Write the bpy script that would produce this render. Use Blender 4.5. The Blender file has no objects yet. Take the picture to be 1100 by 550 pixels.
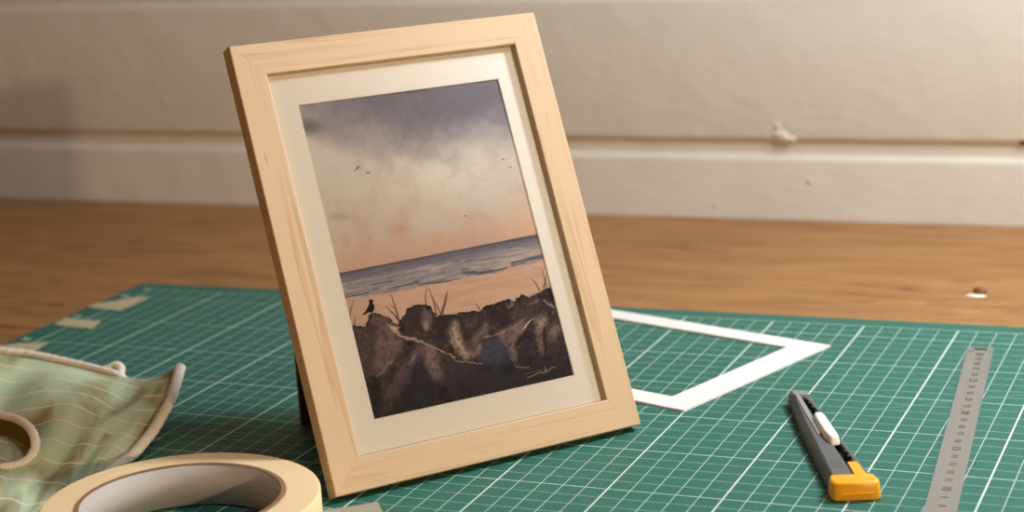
import bpy, bmesh, math, random
import numpy as np
from mathutils import Vector, Matrix, Euler
random.seed(4); rng = np.random.default_rng(7)
S = bpy.context.scene; C = S.collection
pi = math.pi

# ------------------------------------------------------------------ camera
cd = bpy.data.cameras.new('camera'); cam = bpy.data.objects.new('camera', cd); C.objects.link(cam)
Rr = ((0.92271992, 0.38154327, -0.05488793), (-0.03710766, 0.22965173, 0.97256522), (0.38368082, -0.89536854, 0.2260624))
M = Matrix(((Rr[0][0], Rr[1][0], Rr[2][0]), (Rr[0][1], Rr[1][1], Rr[2][1]), (Rr[0][2], Rr[1][2], Rr[2][2]))).to_4x4()
M.translation = Vector((0.66409, -0.55403, 0.27680)); cam.matrix_world = M
cd.sensor_width = 36; cd.lens = 2033.159 * 36 / 1100; cd.clip_start = 0.01; cd.clip_end = 20
cd.dof.use_dof = True; cd.dof.focus_distance = 0.83; cd.dof.aperture_fstop = 9.0
S.camera = cam

# ------------------------------------------------------------------ light
EXPOSURE = 0.0
S.view_settings.view_transform = 'Standard'; S.view_settings.look = 'None'
S.view_settings.exposure = EXPOSURE; S.view_settings.gamma = 1; S.view_settings.use_curve_mapping = False
W_COL = (0.9, 0.95, 1.0); W_STR = 0.012
LIGHTS = {   # name: (location, target, size, power W, colour)
    'window_light': ((0.80, 0.50, 0.72), (0.36, 0.25, 0.0), 0.14, 3.8, (0.91, 0.97, 1.0)),
    'low_window_light': ((0.78, 0.43, 0.50), (0.36, 0.25, 0.0), 0.12, 3.2, (0.92, 0.97, 1.0)),
    'desk_lamp_light': ((1.53, -0.60, 0.385), (0.2, 0.3, 0.08), 0.035, 8.4, (1.0, 0.69, 0.40)),
    'ceiling_light': ((0.95, -0.02, 1.05), (0.3, 0.25, 0.0), 0.32, 3.0, (1.0, 0.97, 0.93)),
    'warm_fill_light': ((-0.5, -0.45, 0.45), (0.3, 0.2, 0.05), 0.4, 1.5, (1.0, 0.46, 0.18)),  # added warm fill for the faces turned left; stands for no real lamp
}
for nm, (loc, tgt, size, pw, col) in LIGHTS.items():
    ld = bpy.data.lights.new(nm, 'AREA'); ld.shape = 'DISK'; ld.size = size; ld.energy = pw; ld.color = col
    lo = bpy.data.objects.new(nm, ld); C.objects.link(lo); lo.location = loc
    lo.rotation_euler = (Vector(tgt) - Vector(loc)).to_track_quat('-Z', 'Y').to_euler()
w = bpy.data.worlds.new('world'); S.world = w; w.use_nodes = True
w.node_tree.nodes['Background'].inputs[0].default_value = (*W_COL, 1)
w.node_tree.nodes['Background'].inputs[1].default_value = W_STR

# ------------------------------------------------------------------ helpers
def srgb(r, g, b):
    f = lambda c: c / 12.92 if c <= .04045 else ((c + .055) / 1.055) ** 2.4
    return (f(r / 255), f(g / 255), f(b / 255), 1)

class NT:
    """small node builder"""
    def __init__(s, name, rough=.6, spec=.5):
        s.m = bpy.data.materials.new(name); s.m.use_nodes = True; s.t = s.m.node_tree; s.b = s.t.nodes['Principled BSDF']
        s.b.inputs['Roughness'].default_value = rough; s.b.inputs['Specular IOR Level'].default_value = spec
    def n(s, typ, ins=None, **kw):
        nd = s.t.nodes.new(typ)
        for k, v in kw.items(): setattr(nd, k, v)
        for k, v in (ins or {}).items():
            if isinstance(v, bpy.types.NodeSocket): s.t.links.new(v, nd.inputs[k])
            else: nd.inputs[k].default_value = v
        return nd
    def math(s, op, a, b=0.0, c=None):
        i = {0: a, 1: b}
        if c is not None: i[2] = c
        return s.n('ShaderNodeMath', i, operation=op).outputs[0]
    def mix(s, f, a, b): 
        nd = s.n('ShaderNodeMix', data_type='RGBA')
        for k, v in ((0, f), (6, a), (7, b)):
            if isinstance(v, bpy.types.NodeSocket): s.t.links.new(v, nd.inputs[k])
            else: nd.inputs[k].default_value = v
        return nd.outputs[2]
    def mapping(s, scale=(1, 1, 1), loc=(0, 0, 0), out='Object', rot=(0, 0, 0)):
        tc = s.n('ShaderNodeTexCoord')
        return s.n('ShaderNodeMapping', {'Vector': tc.outputs[out], 'Scale': scale, 'Location': loc, 'Rotation': rot}).outputs[0]
    def noise(s, vec, scale, detail=3, rough=.5, dist=0.0):
        return s.n('ShaderNodeTexNoise', {'Vector': vec, 'Scale': scale, 'Detail': detail, 'Roughness': rough, 'Distortion': dist}).outputs[0]
    def ramp(s, f, stops):
        nd = s.n('ShaderNodeValToRGB', {0: f}); e = nd.color_ramp.elements
        e[0].position, e[0].color = stops[0]; e[1].position, e[1].color = stops[-1]
        for p, c in stops[1:-1]:
            x = e.new(p); x.color = c
        return nd.outputs[0]
    def base(s, c):
        if isinstance(c, bpy.types.NodeSocket): s.t.links.new(c, s.b.inputs['Base Color'])
        else: s.b.inputs['Base Color'].default_value = c
        return s
    def bump(s, h, strength, dist):
        nd = s.n('ShaderNodeBump', {'Height': h, 'Strength': strength, 'Distance': dist})
        s.t.links.new(nd.outputs[0], s.b.inputs['Normal']); return s

def obj(name, me, mat=None, parent=None, smooth=False, bevel=0, seg=2):
    if isinstance(me, bmesh.types.BMesh):
        bmesh.ops.recalc_face_normals(me, faces=me.faces[:]); m2 = bpy.data.meshes.new(name); me.to_mesh(m2); me.free(); me = m2
    o = bpy.data.objects.new(name, me); C.objects.link(o)
    if mat: 
        me.materials.clear(); me.materials.append(mat)
    if parent: o.parent = parent
    if smooth:
        for p in me.polygons: p.use_smooth = True
    if bevel:
        md = o.modifiers.new('bevel', 'BEVEL'); md.width = bevel; md.segments = seg; md.limit_method = 'ANGLE'; md.angle_limit = math.radians(35)
    return o
def tag(o, label=None, cat=None, group=None, kind=None):
    for k, v in (('label', label), ('category', cat), ('group', group), ('kind', kind)):
        if v: o[k] = v
    return o
def empty(name, loc=(0, 0, 0), rot=(0, 0, 0)):
    o = bpy.data.objects.new(name, None); C.objects.link(o); o.location = loc; o.rotation_euler = rot; o.empty_display_size = .02
    return o
def box(bm, x0, x1, y0, y1, z0, z1):
    v = [bm.verts.new(p) for p in ((x0, y0, z0), (x1, y0, z0), (x1, y1, z0), (x0, y1, z0), (x0, y0, z1), (x1, y0, z1), (x1, y1, z1), (x0, y1, z1))]
    for f in ((0, 3, 2, 1), (4, 5, 6, 7), (0, 1, 5, 4), (1, 2, 6, 5), (2, 3, 7, 6), (3, 0, 4, 7)): bm.faces.new([v[i] for i in f])
    return bm
def prism(bm, pts, z0, z1, top=None):
    """polygon pts (ccw) extruded z0..z1; top = other outline for the upper face"""
    top = top or pts
    a = [bm.verts.new((p[0], p[1], z0 if len(p) < 3 else p[2])) for p in pts]; b = [bm.verts.new((p[0], p[1], z1)) for p in top]
    n = len(pts); bm.faces.new(a[::-1]); bm.faces.new(b)
    for i in range(n): bm.faces.new((a[i], a[(i + 1) % n], b[(i + 1) % n], b[i]))
    return bm
def catmull(pts, n, closed=False):
    P = [Vector(p) for p in pts]; out = []; m = len(P); segs = m if closed else m - 1
    for i in range(segs):
        if closed: p0, p1, p2, p3 = P[i - 1], P[i], P[(i + 1) % m], P[(i + 2) % m]
        else: p0, p1, p2, p3 = P[max(i - 1, 0)], P[i], P[i + 1], P[min(i + 2, m - 1)]
        for k in range(n):
            t = k / n
            out.append(.5 * ((2 * p1) + (p2 - p0) * t + (2 * p0 - 5 * p1 + 4 * p2 - p3) * t * t + (3 * p1 - p0 - 3 * p2 + p3) * t ** 3))
    if not closed: out.append(P[-1].copy())
    return out
def tube(pts, rad, closed=False, ns=10, flat=1.0):
    """swept tube; rad is a function of the arc length; flat squashes it in z"""
    bm = bmesh.new(); rings = []; L = 0; n = len(pts)
    for i, p in enumerate(pts):
        if i: L += (p - pts[i - 1]).length
        a = pts[i - 1] if (i or closed) else p; b = pts[(i + 1) % n] if (i < n - 1 or closed) else p
        t = (b - a).normalized(); s = t.cross(Vector((0, 0, 1))).normalized(); u = s.cross(t)
        r = rad(L); rings.append([bm.verts.new(p + (s * math.cos(2 * pi * k / ns) + u * flat * math.sin(2 * pi * k / ns)) * r) for k in range(ns)])
    m = n if closed else n - 1
    for i in range(m):
        A, B = rings[i], rings[(i + 1) % n]
        for k in range(ns): bm.faces.new((A[k], A[(k + 1) % ns], B[(k + 1) % ns], B[k]))
    if not closed: bm.faces.new(rings[0][::-1]); bm.faces.new(rings[-1])
    return bm
def text_bm(bm, s, size, M4, depth=0.00005, bold=0):
    cu = bpy.data.curves.new('t', 'FONT'); cu.body = s; cu.size = size; cu.align_x = 'CENTER'; cu.align_y = 'CENTER'; cu.extrude = depth; cu.offset = bold
    o = bpy.data.objects.new('t', cu); C.objects.link(o)
    me = bpy.data.meshes.new_from_object(o.evaluated_get(bpy.context.evaluated_depsgraph_get()))
    me.transform(M4); bm.from_mesh(me); bpy.data.objects.remove(o); bpy.data.curves.remove(cu); bpy.data.meshes.remove(me)

# ------------------------------------------------------------------ materials
def wood_pine():
    n = NT('pale_pine', .5, .35)
    oi = n.n('ShaderNodeObjectInfo').outputs['Random']
    tc = n.n('ShaderNodeTexCoord').outputs['Object']
    off = n.n('ShaderNodeCombineXYZ', {0: n.math('MULTIPLY', oi, 3.1), 1: 0.0, 2: n.math('MULTIPLY', oi, 1.7)}).outputs[0]
    v = n.n('ShaderNodeVectorMath', {0: tc, 1: off}, operation='ADD').outputs[0]
    m1 = n.n('ShaderNodeMapping', {'Vector': v, 'Scale': (4, 60, 150)}).outputs[0]
    a = n.noise(m1, 1.0, 2, .5, .6)
    lines = n.math('FRACT', n.math('MULTIPLY', a, 4.0))
    m2 = n.n('ShaderNodeMapping', {'Vector': v, 'Scale': (30, 900, 900)}).outputs[0]
    fib = n.noise(m2, 1.0, 3)
    line = n.ramp(lines, [(0.0, (0, 0, 0, 1)), (.62, (0, 0, 0, 1)), (.90, (.55, .55, .55, 1)), (.97, (0, 0, 0, 1)), (1.0, (0, 0, 0, 1))])
    big = n.noise(n.n('ShaderNodeMapping', {'Vector': v, 'Scale': (8, 30, 30)}).outputs[0], 1.0, 2)
    c = n.mix(big, srgb(200, 173, 138), srgb(210, 184, 150))
    patch = n.ramp(n.noise(n.n('ShaderNodeMapping', {'Vector': v, 'Scale': (14, 50, 70), 'Location': (3, 2, 1)}).outputs[0], 1.0, 2), [(.36, (0, 0, 0, 1)), (.56, (1, 1, 1, 1))])
    c = n.mix(n.math('MULTIPLY', n.math('MULTIPLY', line, patch), .85), c, srgb(172, 122, 76))
    c = n.mix(n.math('MULTIPLY', fib, .22), c, srgb(196, 150, 98))
    fl = n.ramp(n.noise(n.n('ShaderNodeMapping', {'Vector': v, 'Scale': (45, 60, 420)}).outputs[0], 1.0, 1), [(.70, (0, 0, 0, 1)), (.80, (.6, .6, .6, 1))])
    c = n.mix(fl, c, srgb(170, 110, 70))
    n.base(c); n.bump(fib, .12, .0004)
    return n.m
PINE = wood_pine()

def wood_table():
    n = NT('old_table_wood', .5, .3)
    v = n.mapping()
    g = n.noise(n.n('ShaderNodeMapping', {'Vector': v, 'Scale': (9, 62, 20)}).outputs[0], 1.0, 6, .65, 1.2)
    f = n.noise(n.n('ShaderNodeMapping', {'Vector': v, 'Scale': (25, 420, 60)}).outputs[0], 1.0, 3)
    b = n.noise(n.n('ShaderNodeMapping', {'Vector': v, 'Scale': (3, 9, 9), 'Location': (1, 2, 0)}).outputs[0], 1.0, 2)
    c = n.ramp(g, [(.22, srgb(84, 50, 26)), (.42, srgb(146, 102, 60)), (.60, srgb(174, 127, 78)), (.80, srgb(114, 74, 40))])
    c = n.mix(n.math('MULTIPLY', b, .35), c, srgb(172, 130, 82))
    c = n.mix(n.math('MULTIPLY', f, .38), c, srgb(112, 70, 38))
    lt_ = n.ramp(n.noise(n.n('ShaderNodeMapping', {'Vector': v, 'Scale': (10, 130, 10), 'Location': (2, 9, 0)}).outputs[0], 1.0, 3, .6, .8), [(.60, (0, 0, 0, 1)), (.72, (.45, .45, .45, 1))])
    c = n.mix(lt_, c, srgb(200, 156, 104))
    # dark growth ring streaks and specks
    k = n.ramp(n.noise(n.n('ShaderNodeMapping', {'Vector': v, 'Scale': (16, 85, 10), 'Location': (7, 3, 0)}).outputs[0], 1.0, 3, .6, .8), [(.60, (0, 0, 0, 1)), (.72, (.65, .65, .65, 1))])
    c = n.mix(k, c, srgb(92, 56, 32))
    sp = n.n('ShaderNodeTexVoronoi', {'Vector': n.n('ShaderNodeMapping', {'Vector': v, 'Scale': (22, 60, 1)}).outputs[0], 'Scale': 1.0}).outputs['Distance']
    c = n.mix(n.ramp(sp, [(.04, (.6, .6, .6, 1)), (.09, (0, 0, 0, 1))]), c, srgb(90, 66, 48))
    n.base(c); n.bump(n.math('ADD', f, n.math('MULTIPLY', g, .5)), .15, .001)
    return n.m
TABLE = wood_table()

def wall_paint():
    n = NT('cream_wall_paint', .45, .4)
    v = n.mapping()
    a = n.noise(v, 26, 3); b = n.noise(n.n('ShaderNodeMapping', {'Vector': v, 'Scale': (60, 1, 160)}).outputs[0], 1.0, 3)
    d = n.noise(v, 210, 2)
    c = n.mix(a, srgb(219, 216, 207), srgb(211, 207, 197))
    n.base(c)
    n.bump(n.math('ADD', n.math('MULTIPLY', a, 1.2), n.math('ADD', n.math('MULTIPLY', b, .35), n.math('MULTIPLY', d, .12))), .30, .0030)
    return n.m
WALL = wall_paint()

def plain(name, col, rough=.6, spec=.4, metal=0, bump=None, var=None):
    n = NT(name, rough, spec); v = n.mapping()
    c = col
    if var: c = n.mix(n.noise(v, var[1], 3), col, var[0])
    n.base(c); n.b.inputs['Metallic'].default_value = metal
    if bump: n.bump(n.noise(v, bump[0], 3), bump[1], bump[2])
    return n.m

# ------------------------------------------------------------------ structure: floor, wall
TZ = -0.003                     # table top below the mat's upper face (z = 0)
floor_mat = plain('floor_boards', srgb(120, 95, 72), .6, var=(srgb(96, 74, 54), 4))
tag(obj('floor', box(bmesh.new(), -2.2, 2.6, -1.6, .72, -.80, -.76), floor_mat), kind='structure')

prof = []      # (forward distance from the board face, z) up the painted boarding; y forward is negative
def groove(zb):   # channel whose lower bevel starts at zb: lower board's rounded upper edge, flat channel, undercut of the next board
    return [(0, zb), (.0004, zb + .0018), (.0013, zb + .0034), (.0026, zb + .0046), (.0031, zb + .0058), (.0030, zb + .0128),
            (.0031, zb + .0140), (.0026, zb + .0146), (.0008, zb + .0158), (.0002, zb + .0172), (0, zb + .0190)]
prof += [(0, -.80), (0, -.1)] + groove(.0365) + groove(.1465) + groove(.2565) + groove(.3665) + [(0, 1.6)]
bm = bmesh.new(); xs = [-2.2 + 4.8 * i / 48 for i in range(49)]
rows = []
for d, z in prof: rows.append([bm.verts.new((x, d, z)) for x in xs])
for i in range(len(rows) - 1):
    for j in range(48): bm.faces.new((rows[i][j], rows[i][j + 1], rows[i + 1][j + 1], rows[i + 1][j]))
back = [bm.verts.new(p) for p in ((-2.2, .06, -.8), (2.6, .06, -.8), (2.6, .06, 1.6), (-2.2, .06, 1.6))]
bm.faces.new(back)
bm.faces.new([r[0] for r in rows][::-1] + [back[0], back[3]])
bm.faces.new([r[-1] for r in rows] + [back[2], back[1]])
bm.faces.new(rows[0] + [back[1], back[0]]); bm.faces.new(rows[-1][::-1] + [back[3], back[2]])
# dried paint lumps on the boards
def blob(bm, x, z, rx, rz, d, y=0.0):
    r = bmesh.ops.create_uvsphere(bm, u_segments=12, v_segments=8, radius=1)
    bmesh.ops.scale(bm, vec=(rx, d, rz), verts=r['verts']); bmesh.ops.translate(bm, vec=(x, y, z), verts=r['verts'])
WY = .6846
blob(bm, .335, .0555, .0055, .0034, .0011); blob(bm, .3405, .0530, .0060, .0016, .0014); blob(bm, .333, .0618, .0026, .0034, .0006)
blob(bm, .338, .0505, .0085, .0016, .0012, .0024)
blob(bm, .355, .0235, .0022, .0018, .0004); blob(bm, .2885, .006, .003, .0012, .0004); blob(bm, -.150, .078, .0018, .0018, .0006)
wall = obj('wall_back', bm, WALL, smooth=False)
wall.location = (0, WY, 0); wall.rotation_euler = (0, 0, math.atan(.0113))
for p in wall.data.polygons: p.use_smooth = len(p.vertices) < 5
tag(wall, kind='structure')
bm = bmesh.new(); bmesh.ops.create_uvsphere(bm, u_segments=12, v_segments=8, radius=.0023)
nh = obj('nail_hole', bm, plain('hole_dark', (.008, .006, .005, 1), .9), wall, smooth=True); nh.location = (.4957, .002, .0525); nh.scale = (1.1, .9, 1)

# ------------------------------------------------------------------ table
table = empty('wooden_table', (.2, .1, TZ), (0, 0, math.atan(.0113)))
tag(table, 'old brown wooden table with visible grain against the white boarded wall', 'table')
def plank(x0, x1, y0, y1, name='tabletop_plank'):
    o = obj(name, box(bmesh.new(), x0 - .2, x1 - .2, y0 - .1, y1 - .1, -.032, 0), TABLE, table, bevel=.0012)
    return o
plank(-1.1, 1.3, .3368, .6858); plank(-1.1, 1.3, .010, .3352); plank(-1.1, 1.3, -.32, .0088)
lm = TABLE
for x in (-1.0, 1.13):
    for y in (-.26, .55):
        obj('leg', box(bmesh.new(), x - .2, x - .13, y - .1, y - .03, -.757, -.032), lm, table, bevel=.003)
obj('apron', box(bmesh.new(), -1.13, 1.0, -.335, -.315, -.12, -.032), lm, table)
# chipped spot near the mat's right end: white paint fleck with a brown splinter
ch = empty('wood_chip', (.4955, .504, TZ))
tag(ch, 'tiny chip of wood with a white painted rim on the table beyond the ruler', 'chip')
bm = bmesh.new(); bmesh.ops.create_uvsphere(bm, u_segments=20, v_segments=8, radius=1); bmesh.ops.scale(bm, vec=(.0060, .0026, .0010), verts=bm.verts)
for v in bm.verts: v.co.y += .25 * (v.co.x ** 2) / .0062; v.co.z = max(v.co.z, 0)
obj('white_rim', bm, plain('chip_white', srgb(238, 234, 224), .6), ch, smooth=True)
bm = bmesh.new(); bmesh.ops.create_icosphere(bm, subdivisions=2, radius=1); bmesh.ops.scale(bm, vec=(.0042, .0030, .0040), verts=bm.verts)
for v in bm.verts: v.co += Vector((.0018, .0036, .0010)); v.co.z = max(v.co.z + .0004 * math.sin(v.co.x * 2500), 0)
obj('splinter', bm, plain('chip_brown', srgb(150, 96, 44), .6, var=(srgb(80, 50, 30), 400)), ch, smooth=False)

# ------------------------------------------------------------------ cutting mat
def mat_material():
    n = NT('green_mat_vinyl', .55, .25)
    tc = n.n('ShaderNodeTexCoord').outputs['Object']; s = n.n('ShaderNodeSeparateXYZ', {0: tc})
    x, y, z = s.outputs[0], s.outputs[1], s.outputs[2]
    def lines(c, period, wd):
        # distance to nearest multiple of period
        k = n.math('ABSOLUTE', n.math('SUBTRACT', n.math('FRACT', n.math('ADD', n.math('DIVIDE', c, period), .5)), .5))
        d = n.math('MULTIPLY', k, period)
        return n.math('LESS_THAN', d, wd / 2)
    mx = lines(x, .01, .00042); my = lines(y, .01, .00036); Mx = lines(x, .05, .00085); My = lines(y, .05, .00062)
    edge = n.math('LESS_THAN', n.math('ABSOLUTE', n.math('SUBTRACT', y, .42)), .0003)
    inx = n.math('MULTIPLY', n.math('GREATER_THAN', x, -.0003), n.math('LESS_THAN', x, .5703))
    iny = n.math('MULTIPLY', n.math('GREATER_THAN', y, -.0003), n.math('LESS_THAN', y, .4203))
    ins = n.math('MULTIPLY', inx, iny)
    minor = n.math('MULTIPLY', n.math('MAXIMUM', n.math('MULTIPLY', mx, .62), n.math('MULTIPLY', my, .52)), 1.0)
    major = n.math('MAXIMUM', n.math('MULTIPLY', Mx, .85), n.math('MULTIPLY', n.math('MAXIMUM', My, edge), .72))
    g = n.math('MAXIMUM', minor, major)
    for deg in (30, 45, 60):
        a = math.radians(deg)
        d = n.math('ABSOLUTE', n.math('SUBTRACT', n.math('MULTIPLY', x, math.sin(a)), n.math('MULTIPLY', y, math.cos(a))))
        g = n.math('MAXIMUM', g, n.math('MULTIPLY', n.math('LESS_THAN', d, .00018), .33))
    wear = n.noise(tc, 38, 4, .6)
    g = n.math('MULTIPLY', n.math('MULTIPLY', g, ins), n.math('ADD', .78, n.math('MULTIPLY', wear, .4)))
    fine = n.noise(tc, 900, 2)
    base = n.mix(n.noise(tc, 9, 3), srgb(38, 99, 86), srgb(44, 105, 93))
    base = n.mix(n.math('MULTIPLY', fine, .18), base, srgb(52, 114, 99))
    # fine knife scratches
    scr = n.ramp(n.noise(n.n('ShaderNodeMapping', {'Vector': tc, 'Scale': (12, 700, 1), 'Rotation': (0, 0, .9)}).outputs[0], 1.0, 2), [(.70, (0, 0, 0, 1)), (.76, (.22, .22, .22, 1))])
    base = n.mix(scr, base, srgb(112, 166, 150))
    n.base(n.mix(g, base, srgb(214, 228, 216))); n.bump(fine, .18, .0003)
    return n.m
pts = []
x0, x1, y0, y1, r = -.016, .586, -.016, .4335, .006
for cx, cy, a0 in ((x1 - r, y0 + r, -90), (x1 - r, y1 - r, 0), (x0 + r, y1 - r, 90), (x0 + r, y0 + r, 180)):
    for k in range(5): a = math.radians(a0 + 22.5 * k); pts.append((cx + r * math.cos(a), cy + r * math.sin(a)))
mat = obj('cutting_mat', prism(bmesh.new(), pts, TZ, 0.0), mat_material(), bevel=.0004)
tag(mat, 'large green self-healing cutting mat with white centimetre grid on the table', 'cutting mat')
mp = plain('mat_print', srgb(190, 205, 194), .6)
def number(txt, size, x, y, a=0.0):
    bm = bmesh.new(); text_bm(bm, txt, size, Matrix.Translation((x, y, .00008)) @ Matrix.Rotation(a, 4, 'Z'), bold=.0001); obj('printed_number', bm, mp, mat)
for k in (5, 6, 7, 8): number(str(5 * k), .0062, -.0085, .05 * k + .0015)
number('42', .004, -.0050, .4205)
number('45\u00b0', .0046, .1700, .1620, pi / 4)

# ------------------------------------------------------------------ picture frame
FW, FH, FT, RW = .1529, .1993, .0088, .0144
yaw, tilt = .9100, .4036
frame = empty('picture_frame', (.29588941, .10413299, .00345604), (-tilt, 0, yaw))
tag(frame, 'pale pine picture frame leaning back on its strut, holding a seascape print', 'picture frame')
def rail(L, name, M4):
    bm = bmesh.new(); g = .00003
    v = [bm.verts.new(p) for p in ((g, 0, 0), (L - g, 0, 0), (L - RW - g, 0, RW), (RW + g, 0, RW), (g, FT, 0), (L - g, FT, 0), (L - RW - g, FT, RW), (RW + g, FT, RW))]
    for f in ((0, 1, 2, 3), (7, 6, 5, 4), (0, 4, 5, 1), (1, 5, 6, 2), (2, 6, 7, 3), (3, 7, 4, 0)): bm.faces.new([v[i] for i in f])
    # cut the faces up a little so the bevel stays even
    bw = bm.edges.layers.float.new('bevel_weight_edge'); bm.edges.ensure_lookup_table()
    for a_, b_ in ((0, 1), (3, 2), (4, 5)): bm.edges.get((v[a_], v[b_]))[bw] = 1.0
    o = obj(name, bm, PINE, frame); o.matrix_local = M4
    md = o.modifiers.new('bevel', 'BEVEL'); md.width = .0006; md.segments = 3; md.limit_method = 'WEIGHT'; return o
I4 = Matrix.Identity(4)
ry = lambda a: Matrix.Rotation(a, 4, 'Y')
rail(FW, 'frame_rail', I4)
rail(FW, 'frame_rail', Matrix.Translation((FW, 0, FH)) @ ry(pi))
rail(FH, 'frame_stile', Matrix.Translation((FW, 0, 0)) @ ry(-pi / 2))
rail(FH, 'frame_stile', Matrix.Translation((0, 0, FH)) @ ry(pi / 2))
# mount board with a bevelled window
PU0, PU1, PV0, PV1 = .0274, .1277, .0289, .1704
MD = .0045
def ring(bm, o, i, d0, d1, bev=0.0):
    """flat rectangular ring between outer o and inner i rects, front at d0, back at d1, in XZ"""
    def rect(r, d, e=0): return [bm.verts.new(p) for p in ((r[0] + e, d, r[2] + e), (r[1] - e, d, r[2] + e), (r[1] - e, d, r[3] - e), (r[0] + e, d, r[3] - e))]
    A, B = rect(o, d0), rect(i, d0, -bev); A2, B2 = rect(o, d1), rect(i, d1)
    for k in range(4):
        l = (k + 1) % 4
        bm.faces.new((A[k], A[l], B[l], B[k])); bm.faces.new((A2[l], A2[k], B2[k], B2[l]))
        bm.faces.new((B[k], B[l], B2[l], B2[k])); bm.faces.new((A[l], A[k], A2[k], A2[l]))
    return bm
def board_mat():
    n = NT('textured_mount_board', .75, .2); 
    a = n.noise(n.mapping((900, 1, 300), rot=(0, .75, 0)), 1.0, 2)
    w_ = n.n('ShaderNodeTexWave', {'Vector': n.mapping(rot=(0, .9, 0)), 'Scale': 150.0, 'Distortion': 3.0, 'Detail': 2.0, 'Detail Scale': 2.0}).outputs['Fac']
    c = n.mix(n.math('MULTIPLY', w_, .22), srgb(250, 248, 242), srgb(242, 239, 231))
    n.base(c); n.bump(n.math('ADD', w_, a), .16, .0003); return n.m
obj('mount_board', ring(bmesh.new(), (RW - .002, FW - RW + .002, RW - .002, FH - RW + .002), (PU0, PU1, PV0, PV1), MD, MD + .0006, .00025), board_mat(), frame)
obj('backing_board', box(bmesh.new(), RW - .004, FW - RW + .004, MD + .0012, FT + .0006, RW - .004, FH - RW + .004), plain('brown_hardboard', srgb(92, 62, 40), .8, var=(srgb(70, 46, 30), 80)), frame)
# glass: thin sheet, clear with a weak reflection
g = bpy.data.materials.new('frame_glass'); g.use_nodes = True; t = g.node_tree
for nd in list(t.nodes): t.nodes.remove(nd)
o_ = t.nodes.new('ShaderNodeOutputMaterial'); mx = t.nodes.new('ShaderNodeMixShader'); tr = t.nodes.new('ShaderNodeBsdfTransparent'); gl = t.nodes.new('ShaderNodeBsdfGlossy'); fr = t.nodes.new('ShaderNodeFresnel')
fr.inputs[0].default_value = 1.22; gl.inputs['Roughness'].default_value = .08
t.links.new(fr.outputs[0], mx.inputs[0]); t.links.new(tr.outputs[0], mx.inputs[1]); t.links.new(gl.outputs[0], mx.inputs[2]); t.links.new(mx.outputs[0], o_.inputs[0])
bm = bmesh.new(); box(bm, RW - .002, FW - RW + .002, MD - .0007, MD - .0001, RW - .002, FH - RW + .002)
obj('glass_pane', bm, g, frame)

# ---- the print: a watercolour seascape painted as per-vertex pigment on a fine grid
NU, NV = 330, 468
uu, vv = np.meshgrid((np.arange(NU) + .5) / NU, (np.arange(NV) + .5) / NV)
Hm = np.array([[245.7442, -78.40193, 403.7], [-24.84403, -334.87894, 450.0], [0.05498, 0.01339, 1.0]])
q_ = Hm @ np.stack([uu.ravel(), vv.ravel(), np.ones(uu.size)]); X = (q_[0] / q_[2]).reshape(uu.shape); Y = (q_[1] / q_[2]).reshape(uu.shape)
def vnoise(a, b, seed):
    r = np.random.default_rng(seed).random((67, 67))
    i = np.floor(a).astype(int); j = np.floor(b).astype(int); fa = a - i; fb = b - j
    fa = fa * fa * (3 - 2 * fa); fb = fb * fb * (3 - 2 * fb); i %= 66; j %= 66
    return (r[i, j] * (1 - fa) + r[i + 1, j] * fa) * (1 - fb) + (r[i, j + 1] * (1 - fa) + r[i + 1, j + 1] * fa) * fb
def fbm(a, b, seed, o=4):
    s = 0; am = 1; t_ = 0
    for k in range(o): s = s + am * vnoise(a * 2 ** k + 9, b * 2 ** k + 9, seed + k); t_ += am; am *= .55
    return s / t_
def sm(x, a, b):
    t_ = np.clip((x - a) / (b - a), 0, 1); return t_ * t_ * (3 - 2 * t_)
img = np.zeros(X.shape + (3,))
def lay(col, m):
    global img
    img = img * (1 - m[..., None]) + np.array(col, float) * m[..., None]
asp = .1003 / .142
A_ = uu * asp * 12; B_ = vv * 12
hz = (290.0 - .1995 * (X - 367) )          # horizon, sloping as the print does
HV = 293.5 + (251 - 293.5) * (X - 367) / 213
# paper-warm sky
img[:] = (196, 187, 174)
sk = fbm(A_ * .6, B_ * .6, 3); sk2 = fbm(A_ * 1.6, B_ * 1.6, 21)
up_ = HV - Y                                # px above the horizon
lay((192, 172, 158), sm(120 - up_ + 60 * (sk - .5), 0, 70) * .9)
lay((196, 150, 126), sm(40 - up_ + 30 * (sk2 - .5), 0, 40) * .8)
lay((190, 140, 124), sm(sk2, .50, .80) * sm(110 - up_, 0, 40) * sm(up_, 10, 30) * .35)
lay((214, 168, 130), sm(X - 500 - .3 * (Y - 200), 0, 60) * sm(55 - up_, 0, 50) * .6)
lay((212, 204, 188), np.exp(-((X - 475) / 80) ** 2 - ((Y - 182) / 42) ** 2) * .8)
lay((186, 164, 154), sm(sk2, .42, .80) * sm(up_, 30, 70) * sm(150 - up_, 0, 50) * .35)
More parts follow.
